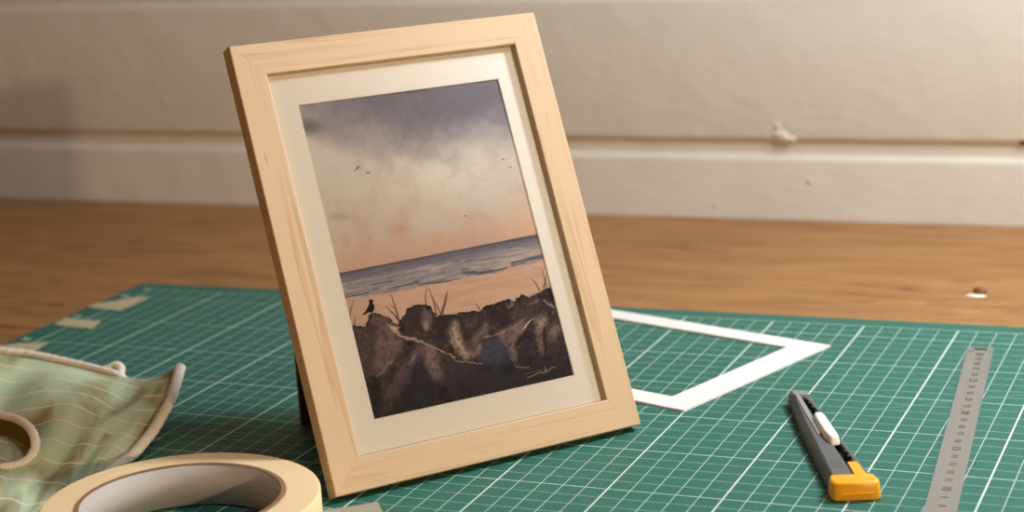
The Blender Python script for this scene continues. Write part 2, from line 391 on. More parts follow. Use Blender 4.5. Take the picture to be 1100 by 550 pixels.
# grey violet cloud along the top with a soft ragged lower edge
edge = 138 + (X - 330) * .14 + 22 * np.sin((X - 350) / 45.0) * .6 + 34 * (fbm(A_ * .7, B_ * .7, 40) - .5) + 16 * (fbm(A_ * 3.2, B_ * 3.2, 41) - .5)
cl = sm(edge - Y, -26, 30)
lay((142, 133, 138), cl * .92); lay((108, 103, 112), sm(edge - Y, 10, 50) * (.72 + .2 * sk))
lay((92, 87, 95), np.exp(-((X - 333) / 22) ** 2 - ((Y - 137) / 9) ** 2) * .75)
lay((150, 132, 140), np.exp(-((X - 375) / 26) ** 2 - ((Y - 148) / 9) ** 2) * .5)
lay((158, 148, 150), sm(sk, .5, .8) * cl * .3)
lay((168, 140, 134), np.exp(-((X - 367) / 9) ** 2 - ((Y - 233) / 4) ** 2) * .7); lay((190, 122, 108), np.exp(-((X - 432) / 8) ** 2 - ((Y - 247) / 5) ** 2) * .5)
# sea
dn = Y - HV
shore = np.interp(X, [360, 372, 422, 476, 531, 583, 600], [323, 321, 314, 303, 293, 279.5, 275]) + 3 * (fbm(X / 9, Y * 0 + 1, 55) - .5)
sea = sm(dn, -.5, .8) * sm(shore - Y, -2, 2)
st = fbm(X / 26, (Y + .2 * X) / 2.6, 60); st2 = fbm(X / 14, (Y + .2 * X) / 1.5, 66)
lay((139, 132, 138), sea); lay((98, 94, 108), sea * sm(.62 - dn / 34, .1, .5) * (.5 + .5 * st)); lay((176, 160, 150), sea * sm(st, .48, .72) * sm(dn, 4, 14) * .8)
lay((92, 90, 104), sea * sm(st2, .60, .74) * .65); lay((74, 68, 84), sea * np.exp(-(dn / 2.2) ** 2) * .85)
lay((188, 164, 146), sea * sm(X, 480, 560) * sm(st, .35, .6) * sm(dn, 8, 18) * .7)
# sand
sand = sm(Y - shore, -1, 2)
s3 = fbm(X / 18, (Y + .2 * X) / 4, 71)
lay((200, 160, 134), sand); lay((194, 144, 120), sand * sm(s3, .5, .7) * .7); lay((170, 140, 126), sand * sm(420 - X, 0, 60) * .5)
for x0_, y0_, x1_, y1_, wd_ in ((372, 320, 398, 314, 1.1), (497, 293, 512, 292.5, 2.2), (512, 294, 531, 291, 2.2), (531, 291, 545, 287.5, 1.1), (497, 290, 506, 288.5, 1), (548, 283, 584, 274.5, 1.6), (548, 286, 566, 282, 1.1), (450, 306, 484, 302, 1.2), (424, 309, 452, 303, 1.6), (470, 304.5, 495, 299, .9), (566, 278, 583, 277, 1.3), (400, 306, 424, 302, 1)):
    d_ = np.abs((Y - y0_) - (y1_ - y0_) / (x1_ - x0_) * (X - x0_)); m_ = sm(wd_ - d_ + 1.2 * (st2 - .5), 0, .8) * sm(X, x0_ - 2, x0_ + 2) * sm(-X, -x1_ - 2, -x1_ + 2)
    lay((86, 82, 96), m_ * .85)
def stroke(pts_, wd_, col, al=1.0):
    P = np.array(pts_, float); best = np.full(X.shape, 1e9)
    for k in range(len(P) - 1):
        a, b = P[k], P[k + 1]; d = b - a; tt = np.clip(((X - a[0]) * d[0] + (Y - a[1]) * d[1]) / (d @ d), 0, 1)
        w1 = wd_[k] + (wd_[k + 1] - wd_[k]) * tt if hasattr(wd_, '__len__') else wd_
        best = np.minimum(best, np.hypot(X - a[0] - tt * d[0], Y - a[1] - tt * d[1]) - w1)
    lay(col, sm(-best, -.45, .35) * al)
def inside(pts_):
    P = np.array(pts_, float); r_ = np.zeros(X.shape, bool); j = len(P) - 1
    for i in range(len(P)):
        c_ = ((P[i, 1] > Y) != (P[j, 1] > Y)) & (X < (P[j, 0] - P[i, 0]) * (Y - P[i, 1]) / (P[j, 1] - P[i, 1] + 1e-9) + P[i, 0]); r_ ^= c_; j = i
    return r_
def blur(m, r):
    for ax_ in (0, 1):
        for _ in range(2): m = sum(np.roll(m, k, ax_) for k in range(-r, r + 1)) / (2 * r + 1)
    return m
def poly(pts_, col, al=1.0): lay(col, inside(pts_).astype(float) * al)
def facet(pts_, col, al=1.0, r=4, seed=300):
    m = blur(inside(pts_).astype(float), r); t_ = fbm(X / 3.2, Y / 5.5, seed)
    lay(col, np.clip(m * (.6 + .8 * sm(t_, .25, .75)), 0, 1) * al)
# grass behind the rocks
G = (84, 62, 58)
for s_ in (((376, 352), (379, 334), (382, 322)), ((431, 346), (424, 336), (417, 330)), ((430, 343), (427, 332), (420, 327.5)), ((429, 340), (423, 320), (421, 316)), ((432, 346), (425, 338), (416, 329)),
           ((459, 328), (458, 320), (459, 309)), ((470, 338), (466, 322), (461, 308)), ((474, 339), (478, 325), (481, 312)), ((475, 338), (470, 328), (464, 317)), ((476, 337), (480, 322), (481, 314)),
           ((382, 352), (383.5, 346), (384, 340)), ((579, 312), (575, 305), (570, 299)), ((583, 309), (585, 302), (586, 296)), ((516, 333), (513, 328), (511, 326)), ((586, 308), (584, 298), (581, 288))):
    stroke(s_, [.75, .5, .2], G, .8)
# rocks (brush edges wander a little)
X0, Y0 = X, Y
X = X0 + 5.0 * (fbm(X0 / 4.5, Y0 / 4.5, 200) - .5) + 1.6 * (fbm(X0 / 1.6, Y0 / 1.6, 210) - .5); Y = Y0 + 4.0 * (fbm(X0 / 4.5, Y0 / 4.5, 220) - .5) + 1.6 * (fbm(X0 / 1.6, Y0 / 1.6, 230) - .5)
rk = [(360, 470), (360, 352), (380.4, 350.5), (386.4, 348.6), (393.2, 350.5), (396, 349), (398.6, 338.2), (402.7, 336), (419, 341), (428.7, 349), (432.2, 343.7), (438.2, 330.6), (446, 328), (455, 326.7), (462.8, 328.7), (469.6, 339.6), (479, 337.7), (490, 336.8), (501, 334), (517, 333.4), (518.7, 329.5), (539, 323.2), (547, 320.5), (551, 322.5), (561, 317), (569, 319), (577, 313.6), (585.6, 310.4), (588, 308.5), (591, 309), (600, 330), (640, 420), (400, 470)]
poly(rk, (62, 49, 54)); R_ = inside(rk).astype(float)
rn = fbm(X / 9, Y / 12, 80); rn2 = fbm(X / 3.5, Y / 6, 90)
lay((34, 30, 32), R_ * sm(rn, .50, .68) * .8); lay((104, 84, 88), R_ * sm(rn2, .56, .78) * sm(.55 - rn, -.08, .12) * .65)
D_ = (33, 29, 31)
poly([(382, 352), (398, 350), (420, 365), (450, 372), (430, 378), (413, 404), (392, 400)], (76, 60, 62), .45)       # left slab
poly([(434, 344), (440, 331), (455, 328), (464, 331), (470, 341), (466, 352), (458, 358), (440, 352), (432, 348)], (62, 46, 50), .8)
stroke([(440, 331), (454, 327.5), (463, 330)], .9, D_, .8); stroke([(456, 330), (459, 342), (461, 353)], [1.5, 2.5, 1.2], (104, 82, 88), .6); stroke([(458, 345), (460, 353)], 1.6, (120, 100, 88), .55)
poly([(470, 341), (487, 338), (506, 343), (500, 366), (488, 372), (470, 362)], (48, 38, 38), .7)
poly([(519, 330), (547, 321), (552, 328), (577, 314), (590, 318), (575, 340), (548, 348), (525, 342)], (50, 38, 40), .75)
stroke([(519, 331), (538, 324.5), (547, 321.5)], .8, D_, .9)
# lit ridges and paler facets
Lc = (172, 142, 122); Mc = (140, 116, 110); Pc = (116, 94, 96)
facet([(399, 340), (405, 337), (420, 343), (432, 355), (425, 360), (412, 352), (402, 350)], (98, 78, 80), .9, 3, 301)
facet([(408, 352), (426, 352), (436, 366), (431, 378), (420, 392), (411, 404), (404, 398), (404, 372)], (120, 98, 100), .85, 5, 302)
facet([(386, 358), (396, 352), (402, 370), (400, 396), (392, 410), (388, 385)], (84, 68, 70), .8, 5, 303)
facet([(455, 368), (466, 369), (472, 378), (476, 404), (470, 410), (461, 398), (455, 392), (453, 380)], (138, 112, 112), .9, 4, 304)
facet([(454, 369), (443, 374), (436, 388), (426, 404), (414, 424), (420, 440), (430, 428), (438, 404), (448, 388), (454, 378)], (112, 86, 88), .8, 4, 305)
facet([(470, 378), (486, 384), (496, 404), (498, 424), (486, 428), (478, 404)], (70, 58, 62), .8, 5, 306)
facet([(456, 376), (447, 392), (444, 412), (452, 424), (470, 424), (466, 408), (459, 396)], (42, 40, 48), .95, 4, 307)
facet([(400, 408), (413, 404), (409, 432), (404, 446), (398, 440)], (34, 31, 34), .9, 4, 308)
facet([(484, 345), (492, 343), (495, 352), (497, 364), (504, 374), (512, 382), (500, 386), (489, 376), (483, 362)], (158, 136, 120), .85, 3, 309)
facet([(500, 340), (514, 340), (510, 352), (503, 362), (499, 352)], (80, 64, 66), .8, 3, 310)
facet([(524, 345), (516, 350), (505, 368), (508, 374), (516, 364), (528, 352)], (122, 102, 100), .8, 3, 311)
facet([(516, 366), (509, 378), (512, 384), (518, 376)], (156, 134, 118), .7, 2, 312)
facet([(513, 380), (520, 365), (535, 362), (546, 371), (549, 384), (536, 392), (520, 390)], (66, 68, 84), .95, 3, 313)
facet([(533, 358), (562, 341), (568, 350), (557, 362), (549, 375), (541, 368)], (132, 106, 106), .85, 4, 314)
facet([(552, 328), (576, 316), (582, 326), (570, 340), (556, 344), (548, 340)], (84, 66, 70), .8, 4, 315)
facet([(572, 341), (584, 337), (588, 345), (582, 355), (575, 351)], (170, 144, 126), .85, 3, 316)
facet([(574, 352), (582, 352), (584, 378), (578, 382), (574, 366)], (128, 106, 102), .8, 3, 317)
facet([(590, 354), (598, 345), (603, 358), (592, 368), (586, 364)], (126, 104, 102), .9, 3, 318)
facet([(546, 372), (552, 370), (556, 384), (553, 390), (548, 384)], (142, 122, 114), .75, 2, 319)
facet([(560, 366), (574, 356), (578, 384), (562, 392), (554, 382)], (52, 42, 44), .9, 4, 320)
facet([(486, 388), (512, 392), (540, 400), (540, 424), (500, 430)], (58, 52, 60), .8, 5, 321)
facet([(556, 396), (600, 388), (612, 402), (560, 412)], (60, 48, 52), .7, 4, 322)
facet([(455, 332), (462, 334), (466, 346), (460, 358), (455, 350)], (124, 100, 104), .75, 3, 323)
facet([(458, 345), (462, 347), (460, 355), (456, 353)], (150, 130, 112), .7, 1, 324)
rg = 1 - np.abs(2 * fbm(X / 15 + .3 * Y / 15, Y / 19, 400) - 1) * 7; rg2 = 1 - np.abs(2 * fbm(X / 9, Y / 14 - .3 * X / 14, 410) - 1) * 8
lay((150, 126, 116), R_ * sm(rg, .55, 1) * sm(rn2, .42, .62) * sm(412 - .15 * (X - 400) - Y, -6, 20) * .30)
lay((30, 26, 29), R_ * sm(rg2, .45, 1) * .40)
stroke([(424, 350), (432, 360), (446, 364), (456, 368), (470, 374), (484, 380)], [1, 1.0, 1.9, 1.2, .8, .5], Lc, .85)
stroke([(419, 348), (424, 353), (430, 351)], [1, 1.4, .6], (196, 162, 128), .8); stroke([(424, 353), (430, 360)], [1.6, .9], (196, 162, 128), .7)
stroke([(484, 380), (492, 387), (505, 388), (518, 390)], [.7, .5, .5, .6], (184, 154, 130), .7)
stroke([(424, 386), (414, 398), (408, 404)], [.6, .7, .3], (150, 124, 108), .7); stroke([(447, 382), (440, 392)], [1.2, .5], (160, 134, 120), .6)
stroke([(490, 345), (487, 352), (492, 366), (500, 380)], [.7, 1.1, 1.3, .9], (190, 166, 144), .6)
stroke([(520, 362), (538, 358), (552, 350), (563, 342)], [.8, 1.2, 1.2, .8], (146, 118, 114), .65); stroke([(561, 352), (566, 347), (571, 343)], [.7, .8, .4], (214, 190, 164), .85)
stroke([(583, 322), (592, 328), (598, 330)], [.8, 1.3, .6], (164, 140, 124), .7)
poly([(586, 312), (592, 308), (597, 326), (589, 322)], (40, 33, 38), .9)
stroke([(552, 392), (560, 394.5), (568, 393)], [.7, 1, .6], (194, 166, 142), .75)
stroke([(544, 326), (546, 331), (551, 327), (549, 321)], [.7, .9, .9, .5], (148, 124, 120), .7); stroke([(566, 327), (572, 326), (576, 323)], .9, (136, 112, 108), .6)
stroke([(553, 372), (562, 360), (572, 344)], [1.6, 1.2, .8], D_, .7); stroke([(583, 352), (584, 370), (588, 392)], [1, 1.4, .8], D_, .7)
stroke([(396, 349), (399, 341), (404, 337), (412, 339)], 1.0, D_, .7); stroke([(470, 341), (478, 339), (490, 337.5), (500, 335)], .9, D_, .6)
poly([(384, 352), (390, 352), (392, 356), (388, 358), (383, 356)], (96, 80, 76), .5)
lay((30, 27, 30), R_ * sm(Y - (425 - .22 * (X - 400)), -14, 20) * .45)
lay((44, 48, 66), R_ * (np.exp(-((X - 446) / 26) ** 2 - ((Y - 416) / 24) ** 2) * .45 + np.exp(-((X - 545) / 26) ** 2 - ((Y - 398) / 16) ** 2) * .4))
X, Y = X0, Y0
# signature scribble
stroke([(566, 405), (574, 401.5), (580, 398.5), (583, 400), (586, 396), (588, 398.5), (592, 393.5), (596, 394)], .38, (168, 148, 132), .8); stroke([(584, 392.5), (586, 400)], .35, (160, 140, 124), .7); stroke([(564, 401), (572, 399), (582, 396)], .3, (130, 112, 104), .6)
# crow on the rock and far birds
K = (30, 25, 28)
poly([(391.2, 337.6), (395, 334), (397.5, 329), (398.5, 326), (398.2, 322.5), (399.5, 321), (401.5, 321.5), (404, 323.6), (402, 324.5), (404.5, 328.5), (404, 332), (402, 335.5), (398, 335.5), (394.5, 337.4), (392, 338.2)], K)
stroke([(401, 335), (402, 338)], .5, K)
for s_ in (((383, 183.5), (386, 181)), ((384.5, 180), (386, 181.2), (387.5, 179)), ((395, 185.8), (397, 187), (398.5, 185.8)), ((539, 171), (541, 171.6)), ((499.5, 232), (500.8, 232.4)), ((547, 180), (548.5, 180))):
    stroke(s_, .45, (66, 58, 66), .85)
img += (fbm(uu * 66 * 3, vv * 66 * 4, 120, 2)[..., None] - .5) * 9
gm_ = img.mean(-1, keepdims=True); img = gm_ + (img - gm_) * .84; img = np.clip(img * np.array([1.12, 1.16, 1.20]), 0, 255) / 255
lin = np.where(img <= .04045, img / 12.92, ((img + .055) / 1.055) ** 2.4)
gu = np.linspace(PU0 - .0005, PU1 + .0005, NU + 1); gv = np.linspace(PV0 - .0005, PV1 + .0005, NV + 1)
GU, GV = np.meshgrid(gu, gv); co = np.stack([GU, np.full(GU.shape, MD + .00085), GV], -1).reshape(-1, 3)
idx = np.arange((NU + 1) * (NV + 1)).reshape(NV + 1, NU + 1)
fc = np.stack([idx[:-1, :-1], idx[:-1, 1:], idx[1:, 1:], idx[1:, :-1]], -1).reshape(-1, 4)
me = bpy.data.meshes.new('seascape_print'); me.vertices.add(len(co)); me.vertices.foreach_set('co', co.ravel()); me.loops.add(fc.size); me.loops.foreach_set('vertex_index', fc.ravel())
me.polygons.add(len(fc)); me.polygons.foreach_set('loop_start', np.arange(0, fc.size, 4)); me.polygons.foreach_set('loop_total', np.full(len(fc), 4)); me.update()
ca = me.color_attributes.new('pigment', 'FLOAT_COLOR', 'CORNER'); cc = np.repeat(np.concatenate([lin.reshape(-1, 3), np.ones((lin.size // 3, 1))], 1), 4, axis=0); ca.data.foreach_set('color', cc.ravel().astype(np.float32))
n = NT('print_paper', .7, .2); at = n.n('ShaderNodeAttribute', attribute_name='pigment'); n.base(at.outputs['Color'])
obj('seascape_print', me, n.m, frame)['label'] = 'watercolour of a sunset sea behind dark rocks'

# ---- strut behind the frame
foot = Vector((.0314, .1034, .0404))
uL0, uL1 = .0314, .0140; h = .152
bm = bmesh.new()
A = Vector((uL0, foot.y, foot.z)); B = Vector((FW - uL0, foot.y, foot.z)); Cc = Vector((FW - uL1, FT + .0012, h)); D = Vector((uL1, FT + .0012, h))
# foot z in frame axes sits on the mat; strut is a board 3 mm thick
nrm = (B - A).cross(D - A).normalized()
if nrm.y < 0: nrm = -nrm
th = -nrm * .003
v = [bm.verts.new(p) for p in (A, B, Cc, D)] + [bm.verts.new(p + th) for p in (A, B, Cc, D)]
for f in ((0, 1, 2, 3), (7, 6, 5, 4), (0, 4, 5, 1), (1, 5, 6, 2), (2, 6, 7, 3), (3, 7, 4, 0)): bm.faces.new([v[i] for i in f])
strut = obj('strut', bm, plain('strut_hardboard', srgb(104, 66, 38), .7, var=(srgb(84, 52, 30), 60)), frame, bevel=.0004)
strut['label'] = 'dark brown hardboard strut'
bm = bmesh.new(); bmesh.ops.create_cone(bm, cap_ends=True, segments=12, radius1=.0022, radius2=.0022, depth=.07); bmesh.ops.rotate(bm, matrix=Matrix.Rotation(pi / 2, 3, 'Y'), verts=bm.verts)
hg = obj('hinge', bm, plain('hinge_metal', srgb(150, 140, 120), .35, metal=1), strut, smooth=False); hg.location = (FW / 2, FT + .0012, h)

# ------------------------------------------------------------------ offcut of white card behind the frame
Bc = Vector((.4004, .2558)); e1 = Vector((.3239, .9461)).normalized(); e2 = Vector((-e1.y, e1.x))
e1p = lambda a, b: Bc + e1 * a + e2 * b
bm = bmesh.new(); LO, WO = .178, .1275
def card_z(b): return .0011 + .0006 * math.sin(b * 30)
def strip_ring():
    o = [(0, 0), (WO, 0), (WO, LO), (0, LO)]; i = [(.0142, .0176), (WO - .0138, .0176), (WO - .0138, LO - .0176), (.0142, LO - .0176)]
    tv = {}
    for z0, key in ((.0009, 'b'), (.0019, 't')):
        for nm, L in (('o', o), ('i', i)):
            for k, p in enumerate(L): q = e1p(*p); tv[key, nm, k] = bm.verts.new((q.x, q.y, z0))
    for k in range(4):
        l = (k + 1) % 4
        for f in ((('t', 'o', k), ('t', 'o', l), ('t', 'i', l), ('t', 'i', k)), (('b', 'o', l), ('b', 'o', k), ('b', 'i', k), ('b', 'i', l)),
                  (('b', 'o', k), ('b', 'o', l), ('t', 'o', l), ('t', 'o', k)), (('b', 'i', l), ('b', 'i', k), ('t', 'i', k), ('t', 'i', l))):
            bm.faces.new([tv[x] for x in f])
strip_ring()
card = obj('card_offcut', bm, plain('white_card', srgb(228, 224, 220), .7, .2, bump=(500, .05, .0002)))
tag(card, 'thin white rectangular card mount ring lying on the mat behind the frame', 'card mount')
card.location.z = -.0008

# ------------------------------------------------------------------ masking tape scraps
tape_m = NT('masking_tape_paper', .7, .25); v_ = tape_m.mapping()
tape_m.base(tape_m.mix(tape_m.noise(v_, 300, 2), srgb(196, 186, 152), srgb(180, 168, 132))); tape_m.bump(tape_m.noise(v_, 700, 2), .3, .0002)
grey_m = NT('worn_tape_paper', .7, .25); v_ = grey_m.mapping(); grey_m.base(grey_m.mix(grey_m.noise(v_, 300, 2), srgb(168, 160, 142), srgb(152, 146, 130)))
def scrap(name, pts_, label, m, z1=.00035):
    o = obj(name, prism(bmesh.new(), [(p[0], p[1]) for p in pts_], 0.0, z1), m)
    tag(o, label, 'tape', 'scraps of masking tape stuck on the mat'); return o
scrap('tape_scrap', [(-.0155, .3734), (-.0155, .3799), (-.006, .389), (-.0022, .3966), (.008, .4017), (.0105, .3990), (.0092, .3694), (-.0089, .3705)], 'largest torn masking tape scrap at the mat\'s far left corner', tape_m.m)
scrap('tape_scrap', [(-.012, .3332), (-.0135, .3465), (.0131, .3443), (.0175, .3286), (-.0024, .3309)], 'middle masking tape scrap of the three on the mat\'s left edge', tape_m.m)
scrap('tape_scrap', [(-.0155, .2835), (-.007, .2926), (.0097, .297), (.0129, .2813), (.0028, .2744)], 'masking tape scrap on the mat edge partly hidden behind the green cloth', tape_m.m)
scrap('tape_scrap', [(.3117, .1112), (.3020, .1030), (.2925, .0960), (.3044, .0704), (.3281, .0765), (.3207, .0977), (.3195, .1000)], 'greyish tape piece between the frame\'s bottom edge and the tape roll', grey_m.m)

# ------------------------------------------------------------------ masking tape roll
rx, ry_, rh, ro, ri = .2546, .0515, .0180, .0559, .0402
roll = empty('masking_tape_roll', (rx, ry_, .0004))
tag(roll, 'roll of cream masking tape lying flat in front of the picture frame', 'tape roll')
def annulus(r0, r1, z0, z1, seg=128, sides=3, wob=0):
    bm = bmesh.new(); P = []
    rr = [(r0, z0), (r1, z0), (r1, z1)]
    k_ = 14 if wob else 1
    for i in range(1, k_ + 1):
        r = r1 + (r0 - r1) * i / k_
        rr.append((r, z1))
    n_ = len(rr)
    for i in range(seg):
        a = 2 * pi * i / seg
        P.append([bm.verts.new((r * math.cos(a), r * math.sin(a), z)) for r, z in rr])
    for i in range(seg):
        A, B = P[i], P[(i + 1) % seg]
        for k in range(n_): bm.faces.new((A[k], B[k], B[(k + 1) % n_], A[(k + 1) % n_]))
    return bm
nt = NT('tape_roll_paper', .55, .3)
tc = nt.n('ShaderNodeTexCoord').outputs['Object']; sx = nt.n('ShaderNodeSeparateXYZ', {0: tc})
rad_ = nt.math('SQRT', nt.math('ADD', nt.math('MULTIPLY', sx.outputs[0], sx.outputs[0]), nt.math('MULTIPLY', sx.outputs[1], sx.outputs[1])))
rv = nt.n('ShaderNodeCombineXYZ', {0: nt.math('MULTIPLY', rad_, 2500), 1: nt.math('MULTIPLY', sx.outputs[0], 8), 2: nt.math('MULTIPLY', sx.outputs[1], 8)}).outputs[0]
ln_ = nt.noise(rv, 1.0, 2); sp_ = nt.ramp(nt.noise(tc, 420, 1), [(.74, (0, 0, 0, 1)), (.8, (.5, .5, .5, 1))])
nt.base(nt.mix(sp_, nt.mix(ln_, srgb(250, 224, 180), srgb(240, 210, 164)), srgb(180, 140, 100))); nt.bump(ln_, .15, .0003)
obj('tape', annulus(ri + .0016, ro, 0, rh, wob=1), nt.m, roll, smooth=False, bevel=.0006, seg=2)
core_m = NT('cardboard_core', .6, .3)
tc = core_m.n('ShaderNodeTexCoord').outputs['Object']; cz = core_m.n('ShaderNodeSeparateXYZ', {0: tc})
core_m.base(core_m.mix(core_m.noise(tc, 60, 3), srgb(196, 190, 186), srgb(180, 172, 166))); core_m.bump(core_m.noise(tc, 500, 2), .15, .0003)
core = obj('cardboard_core', annulus(ri, ri + .0015, .0004, rh + .00015), core_m.m, roll, smooth=False)
core['label'] = 'grey cardboard core'
bm = annulus(ri - .0001, ri + .0017, rh + .0001, rh + .0004)
obj('core_rim', bm, plain('brown_core_edge', srgb(150, 112, 80), .8), core)
for o in roll.children:
    for p in o.data.polygons: p.use_smooth = abs(p.normal.z) < .5
roll.rotation_euler = (0, 0, .3)

# ------------------------------------------------------------------ steel ruler
rd = Vector((.5307 - .5099, .1555 - .3885)).normalized(); rn_ = Vector((-rd.y, rd.x))
ang = math.atan2(-rd.x, rd.y) + pi                     # local +Y runs up the ruler, away from the camera
ruler = empty('steel_ruler', (.5099 + .0065 * rn_.x, .3885 + .0065 * rn_.y, .0003), (0, 0, math.atan2(rd.x, -rd.y)))
tag(ruler, 'narrow stainless steel ruler with dark numbers on the mat', 'ruler')
RWd, RL, RT = .0128, .312, .00045
bm = bmesh.new()
sl = [(-.0028, -.0056), (.0028, -.0056), (.0036, -.0038), (.0028, -.0020), (-.0028, -.0020), (-.0036, -.0038)]
outer = [(-RWd / 2, -RL), (RWd / 2, -RL), (RWd / 2, -.0008), (RWd / 2 - .0006, 0), (-RWd / 2 + .0006, 0), (-RWd / 2, -.0008)]
for z, flip in ((0, True), (RT, False)):
    o_v = [bm.verts.new((p[0], p[1], z)) for p in outer]; i_v = [bm.verts.new((p[0], p[1], z)) for p in sl]
    for k in range(6): l = (k + 1) % 6; bm.faces.new((o_v[k], o_v[l], i_v[l], i_v[k]))
    if z == 0: lo = (o_v, i_v)
    else: hi = (o_v, i_v)
for a, b in zip(lo, hi):
    for k in range(len(a)): bm.faces.new((a[k], a[(k + 1) % len(a)], b[(k + 1) % len(a)], b[k]))
st = NT('brushed_steel', .42, .5); st.b.inputs['Metallic'].default_value = .55
nz = st.noise(st.mapping((300, 12, 1)), 1.0, 3)
st.base(st.mix(nz, srgb(156, 154, 150), srgb(140, 138, 135))); st.bump(nz, .06, .0002)
obj('blade', bm, st.m, ruler)
bm = bmesh.new()
for k in range(1, 31):
    big = k % 5 == 0
    text_bm(bm, str(k), .0054 if big else .0044, Matrix.Translation((.0002, -.308 + .01 * k - (.0046 if k == 30 else .0026 if k == 29 else .001 if k == 28 else 0), RT + .00006)) @ Matrix.Rotation(-pi / 2, 4, 'Z'), bold=.00012 if big else .00005)
cr = bmesh.ops.create_circle(bm, cap_ends=False, segments=24, radius=.0017)['verts']
ex_ = bmesh.ops.extrude_edge_only(bm, edges=list({e for v in cr for e in v.link_edges}))
nv = [g for g in ex_['geom'] if isinstance(g, bmesh.types.BMVert)]
bmesh.ops.scale(bm, vec=(.72, .72, 1), verts=nv)
bmesh.ops.translate(bm, vec=(-.0045, -.0078, RT + .00008), verts=cr + nv)
text_bm(bm, 'cm', .0022, Matrix.Translation((.0046, -.0082, RT + .00006)))
obj('printed_scale', bm, plain('etched_black', srgb(104, 98, 92), .6), ruler)

# ------------------------------------------------------------------ snap-off knife
kb = Vector((.49251847, .16089997)); kax = Vector((-.40, .9165)); kpp = Vector((.9165, .40))
knife = empty('utility_knife', (kb.x, kb.y, 0), (0, 0, math.atan2(kpp.y, kpp.x)))     # local x = across, y = along to the tip
tag(knife, 'grey snap-off utility knife with yellow end cap and white slider on the mat', 'knife')
KZ = .0073
grey = plain('knife_grey_plastic', srgb(92, 94, 95), .55, .4, bump=(900, .15, .0002))
dark = plain('knife_dark_channel', srgb(26, 26, 32), .4, .5)
yel = plain('yellow_plastic', srgb(244, 170, 22), .32, .5)
# body outline (x across, y along), lower and upper outline: a flat slab with sloping flanks
lo_ = [(.4, 6), (18.4, 5), (15.6, 46), (13.6, 88), (12.0, 121), (3.0, 126), (1.0, 80)]
up_o = [(2.2, 6), (17.2, 5), (14.5, 46), (12.6, 88), (11.2, 119.5), (4.9, 124), (3.4, 80)]
# slot in the upper face
slot = [(10.5, 8), (15.2, 8), (14.2, 20), (12.0, 62), (11.3, 90), (8.9, 114.5), (7.4, 114.5), (8.0, 85), (9.4, 46)]
mm = lambda L: [(a / 1000, b / 1000) for a, b in L]
def slab_with_slot(bm, lo, up, slot, z0, z1, zs):
    L, U, Sl = mm(lo), mm(up), mm(slot)
    a = [bm.verts.new((*p, z0)) for p in L]; c = [bm.verts.new((p[0], p[1], z1 * .62)) for p in L]; b = [bm.verts.new((*p, z1)) for p in U]
    bm.faces.new(a[::-1]); n_ = len(L)
    for k in range(n_):
        l = (k + 1) % n_; bm.faces.new((a[k], a[l], c[l], c[k])); bm.faces.new((c[k], c[l], b[l], b[k]))
    s1 = [bm.verts.new((*p, z1)) for p in Sl]; s0 = [bm.verts.new((*p, zs)) for p in Sl]; m_ = len(Sl)
    ed = [bm.edges.get((b[k], b[(k + 1) % n_])) for k in range(n_)] + [bm.edges.new((s1[k], s1[(k + 1) % m_])) for k in range(m_)]
    bmesh.ops.triangle_fill(bm, edges=ed, use_beauty=True)
    for k in range(m_): l = (k + 1) % m_; bm.faces.new((s1[k], s1[l], s0[l], s0[k]))
    bm.faces.new(s0)
body = obj('body', (lambda bm: (slab_with_slot(bm, lo_, up_o, slot, 0, KZ, .0035), bm)[1])(bmesh.new()), grey, knife, bevel=.0005)
# dark channel floor, serrated rack, blade rail
bm = bmesh.new(); prism(bm, mm([(10.7, 9), (15.0, 9), (14.0, 20), (11.8, 62), (11.1, 90), (8.8, 114), (7.6, 114), (8.2, 85), (9.6, 46)]), .0036, .0042)
for k in range(15):
    y = 24 + k * 6.2
    if 42 < y < 86: continue
    xr = np.interp(y, [8, 20, 62, 90, 114.5], [15.2, 14.2, 12.0, 11.3, 8.9]) 
    prism(bm, mm([(xr - 1.5, y), (xr + .05, y - 1.6), (xr + .05, y + 1.6)]), .0042, KZ + .0001)
obj('blade_channel', bm, dark, knife)
bm = bmesh.new(); prism(bm, mm([(5.3, 60), (7.0, 60), (6.9, 114), (6.0, 119), (5.0, 119), (4.9, 100)]), KZ - .0002, KZ + .0004)
box(bm, .0088, .0096, .030, .046, .0042, .0062)
metal = plain('knife_steel', srgb(176, 178, 182), .35, .5, metal=.6)
obj('metal_strip', bm, metal, knife, bevel=.0001)
bm = bmesh.new(); prism(bm, mm([(2.3, 119), (12.4, 114.5), (11.9, 122.5), (2.7, 127.5)]), .0006, KZ + .0003, mm([(4.2, 118.5), (11.5, 115.8), (11.0, 121), (4.4, 125.2)]))
obj('tip_cover', bm, plain('knife_tip_metal', srgb(150, 148, 143), .45, .5, metal=.4), knife, bevel=.0003)
bm = bmesh.new(); prism(bm, mm([(4.6, 125.5), (8.8, 123.8), (8.2, 124.6), (4.4, 127.2)]), .0034, .0039)
obj('snap_off_blade', bm, metal, knife)
# slider: rounded white thumb piece
bm = bmesh.new()
Ls = [(8.3, 46), (12.7, 46.6), (13.0, 51), (12.2, 80), (11.4, 84), (7.4, 84.4), (6.6, 80), (6.8, 55)]
prism(bm, mm(Ls), KZ - .0012, KZ + .0030, mm([(8.7, 47.6), (12.2, 48.2), (12.4, 52.5), (11.6, 78.5), (10.9, 82), (7.9, 82.4), (7.3, 78.5), (7.5, 56)]))
obj('slider', bm, plain('slider_white', srgb(240, 235, 222), .42, .4), knife, bevel=.0009, seg=3, smooth=True)
